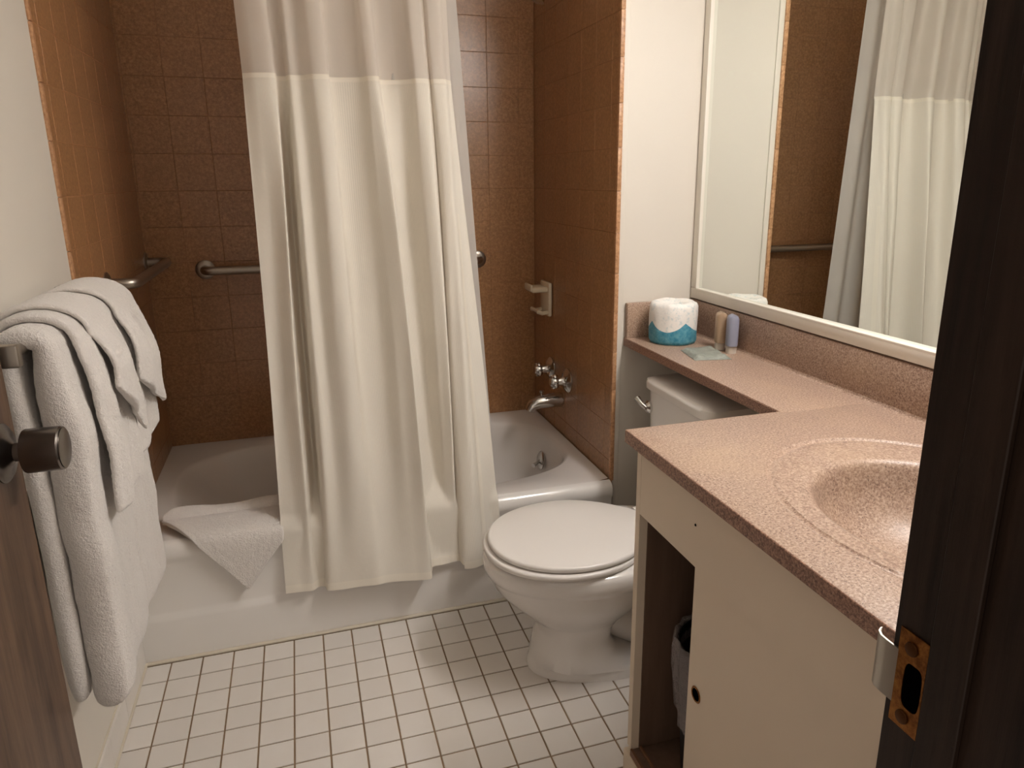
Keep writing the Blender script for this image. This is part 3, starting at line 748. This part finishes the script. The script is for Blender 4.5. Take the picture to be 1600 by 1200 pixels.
# ------------------------------------------------------------------ things on the shelf
rp = thing('toilet_paper_roll', 'toilet paper roll wrapped in blue and white paper on the shelf over the toilet', 'toilet paper', (1.609, .03, ZT))
def rollmat():
    m = mat('printed roll wrapper', (240, 236, 230), .55, spec=.3); n = N(m)
    tc = n.new('ShaderNodeTexCoord'); sx_ = n.new('ShaderNodeSeparateXYZ'); n.link(tc.outputs['UV'], sx_.inputs[0])
    mu = n.new('ShaderNodeMath', operation='MULTIPLY'); n.link(sx_.outputs[0], mu.inputs[0]); mu.inputs[1].default_value = PI*4
    ph = n.new('ShaderNodeMath', operation='ADD'); n.link(mu.outputs[0], ph.inputs[0]); ph.inputs[1].default_value = ROLLPH
    si = n.new('ShaderNodeMath', operation='SINE'); n.link(ph.outputs[0], si.inputs[0])
    ab = n.new('ShaderNodeMath', operation='ABSOLUTE'); n.link(si.outputs[0], ab.inputs[0])
    sc_ = n.new('ShaderNodeMath', operation='MULTIPLY_ADD'); n.link(ab.outputs[0], sc_.inputs[0]); sc_.inputs[1].default_value = -.23; sc_.inputs[2].default_value = .56
    lt = n.new('ShaderNodeMath', operation='LESS_THAN'); n.link(sx_.outputs[1], lt.inputs[0]); n.link(sc_.outputs[0], lt.inputs[1])
    wn = n.noise(70, 4, .7)
    blue = n.ramp(wn, [(.35, (46, 132, 160)), (.75, (120, 176, 190))])
    white = n.ramp(wn, [(.52, (240, 236, 230)), (.78, (172, 196, 202))])
    n.col(n.mix(lt.outputs[0], white, blue)); n.bump(n.noise(90, 3), .5, .003); return m
ROLLPH = -.075
V = []; UV = []; F = []; nr = 64
prof = [(.030, .108, 1), (.036, .126, 1), (.062, .135, 1), (.076, .131, .97), (.081, .120, .9), (.082, .09, .68), (.0815, .05, .38), (.081, .012, .09), (.076, .002, .01), (.03, 0, 0)]
for k in range(nr+1):
    a = 2*PI*k/nr
    for r, h, v in prof:
        w_ = 1+.012*math.sin(a*7+h*40)+.008*math.sin(a*13)
        V.append((1.609+r*.95*w_*math.cos(a), .030+r*.95*w_*math.sin(a), ZT+h*(1+.01*math.sin(a*5)))); UV.append((k/nr, v))
m_ = len(prof)
for k in range(nr):
    for j in range(m_-1): F.append((k*m_+j, k*m_+j+1, (k+1)*m_+j+1, (k+1)*m_+j))
obj('wrapper', (V, F), rollmat(), rp, uv=UV, angle=180)
obj('tucked_paper', G().lathe([(.0001, .0), (.031, .0), (.031, .004), (.012, .001), (.0001, .001)], (1.609, .030, ZT+.106), (0, 0, 1), 32).g, WHITE, rp)

CLEARB = mat('clear amber plastic', (206, 178, 148), .25, spec=.5); CLEARB.node_tree.nodes['Principled BSDF'].inputs['Transmission Weight'].default_value = .45
BLUEB = mat('pale blue plastic', (164, 168, 188), .3, spec=.5); BLUEB.node_tree.nodes['Principled BSDF'].inputs['Transmission Weight'].default_value = .25
CAPM = mat('frosted cap', (200, 190, 178), .4)
def bottle(x, y, m, lb, rot):
    t = thing('toiletry_bottle', lb, 'bottle', (x, y, ZT), 'small toiletry bottles on the shelf')
    rs = []
    for a, b, z in ((.014, .010, .022), (.0225, .0165, .024), (.0235, .0175, .030), (.0235, .0175, .105), (.023, .014, .114), (.022, .004, .118)):
        L = superell(0, 0, a, b, 3, 28, ZT+z); c, s_ = math.cos(rot), math.sin(rot)
        rs.append([(x+p[0]*c-p[1]*s_, y+p[0]*s_+p[1]*c, p[2]) for p in L])
    obj('bottle_body', G().rings(rs, True, True, True).g, m, t, angle=50)
    obj('cap', G().lathe([(.0001, 0), (.016, 0), (.016, .021), (.0001, .021)], (x, y, ZT+.0005), (0, 0, 1), 24).g, CAPM, t)
bottle(1.694, -.118, CLEARB, 'small clear amber toiletry bottle standing upside down by the backsplash', 1.2)
bottle(1.700, -.172, BLUEB, 'small pale blue toiletry bottle standing upside down just right of the amber one', 1.2)
PKT = mat('grey green soap wrapper', (150, 160, 152), .35, spec=.5)
n = N(PKT); n.bump(n.noise(60, 4, .7), .8, .006); n.col(n.mix(n.noise(50, 3), (120, 125, 116), (160, 163, 153)))
V = []; F = []; q = 24
c4 = [Vector((1.570, -.095)), Vector((1.545, -.225)), Vector((1.655, -.247)), Vector((1.680, -.095))]
for lay in (0, 1):
    for i in range(q+1):
        for j in range(q+1):
            a, b = i/q, j/q
            p = (c4[0]*(1-a)+c4[1]*a)*(1-b)+(c4[3]*(1-a)+c4[2]*a)*b
            e = (min(a, 1-a, .12)/.12)*(min(b, 1-b, .12)/.12)
            h = .0012+(.010*e+.0015*math.sin(a*17+b*6)*e if lay else 0)
            V.append((p.x, p.y, ZT+.0006+(h if lay else 0)))
nq = (q+1)**2
for lay in (0, 1):
    for i in range(q):
        for j in range(q):
            a = lay*nq+i*(q+1)+j; F.append((a, a+1, a+q+2, a+q+1))
B = [i*(q+1) for i in range(q+1)]+[q*(q+1)+j for j in range(1, q+1)]+[i*(q+1)+q for i in range(q-1, -1, -1)]+[j for j in range(q-1, 0, -1)]
for k in range(len(B)): a, b = B[k], B[(k+1) % len(B)]; F.append((a, b, b+nq, a+nq))
obj('soap_packet', (V, F), PKT, None, 'flat grey-green wrapped soap packet lying on the shelf before the small bottles', 'soap', angle=50)

# ------------------------------------------------------------------ trash can inside the cabinet
tc_ = thing('trash_can', 'dark trash can with a clear liner inside the open cabinet', 'trash can', (1.275, -.868, .0855))
BIN = mat('black plastic', (24, 22, 21), .5)
BAG = mat('clear plastic bag', (170, 160, 158), .25, spec=.6)
BAG.node_tree.nodes['Principled BSDF'].inputs['Alpha'].default_value = .55
n = N(BAG); n.bump(n.noise(70, 4, .7), 1.0, .01)
obj('bin', G().lathe([(.0001, 0), (.080, 0), (.100, .345), (.103, .35), (.098, .348), (.078, .006), (.0001, .006)], (1.275, -.868, .0865), (0, 0, 1), 36).g, BIN, tc_, 'black bin body', angle=30)
V = []; F = []; nb_ = 72
for k in range(nb_):
    a = 2*PI*k/nb_
    for j, (r, h) in enumerate(((.094, .31), (.100, .351), (.107, .357), (.111, .335), (.110, .275), (.102-.004*math.sin(a*5), .16+.02*math.sin(a*3)))):
        w_ = 1+.035*math.sin(a*17+h*30)*(j > 1)+.02*math.sin(a*31+j)*(j > 2)
        V.append((1.275+r*w_*math.cos(a), -.868+r*w_*math.sin(a), .087+h))
for k in range(nb_):
    for j in range(5): F.append((k*6+j, k*6+j+1, ((k+1) % nb_)*6+j+1, ((k+1) % nb_)*6+j))
obj('bin_liner', (V, F), BAG, tc_, 'crumpled clear plastic liner', angle=180)

# ------------------------------------------------------------------ vanity light above the mirror
vl = thing('vanity_light', 'long white vanity light fixture above the mirror', 'light', (XR, -1.0, 2.09))
obj('back_box', G().box(XR-.035, XR-.001, -1.42, -.58, 2.09, 2.20, .003).g, WHITE, vl)
EM = D.materials.new('lit diffuser'); EM.use_nodes = True; nt = EM.node_tree; nt.nodes.clear()
e = nt.nodes.new('ShaderNodeEmission'); e.inputs[0].default_value = (*LAMP_COL, 1); e.inputs[1].default_value = LAMP_POWER
ou = nt.nodes.new('ShaderNodeOutputMaterial'); nt.links.new(e.outputs[0], ou.inputs[0])
df = obj('diffuser', G().box(XR-.115, XR-.036, -1.38, -.62, 2.095, 2.175).g, EM, vl, smooth=False)
EM2 = EM.copy(); EM2.name = 'dimmed diffuser front'; EM2.node_tree.nodes['Emission'].inputs[1].default_value = LAMP_POWER*.30  # front glow weakened so the left wall gets less light
df.data.materials.append(EM2)
for p in df.data.polygons:
    if p.normal.x < -.5: p.material_index = 1
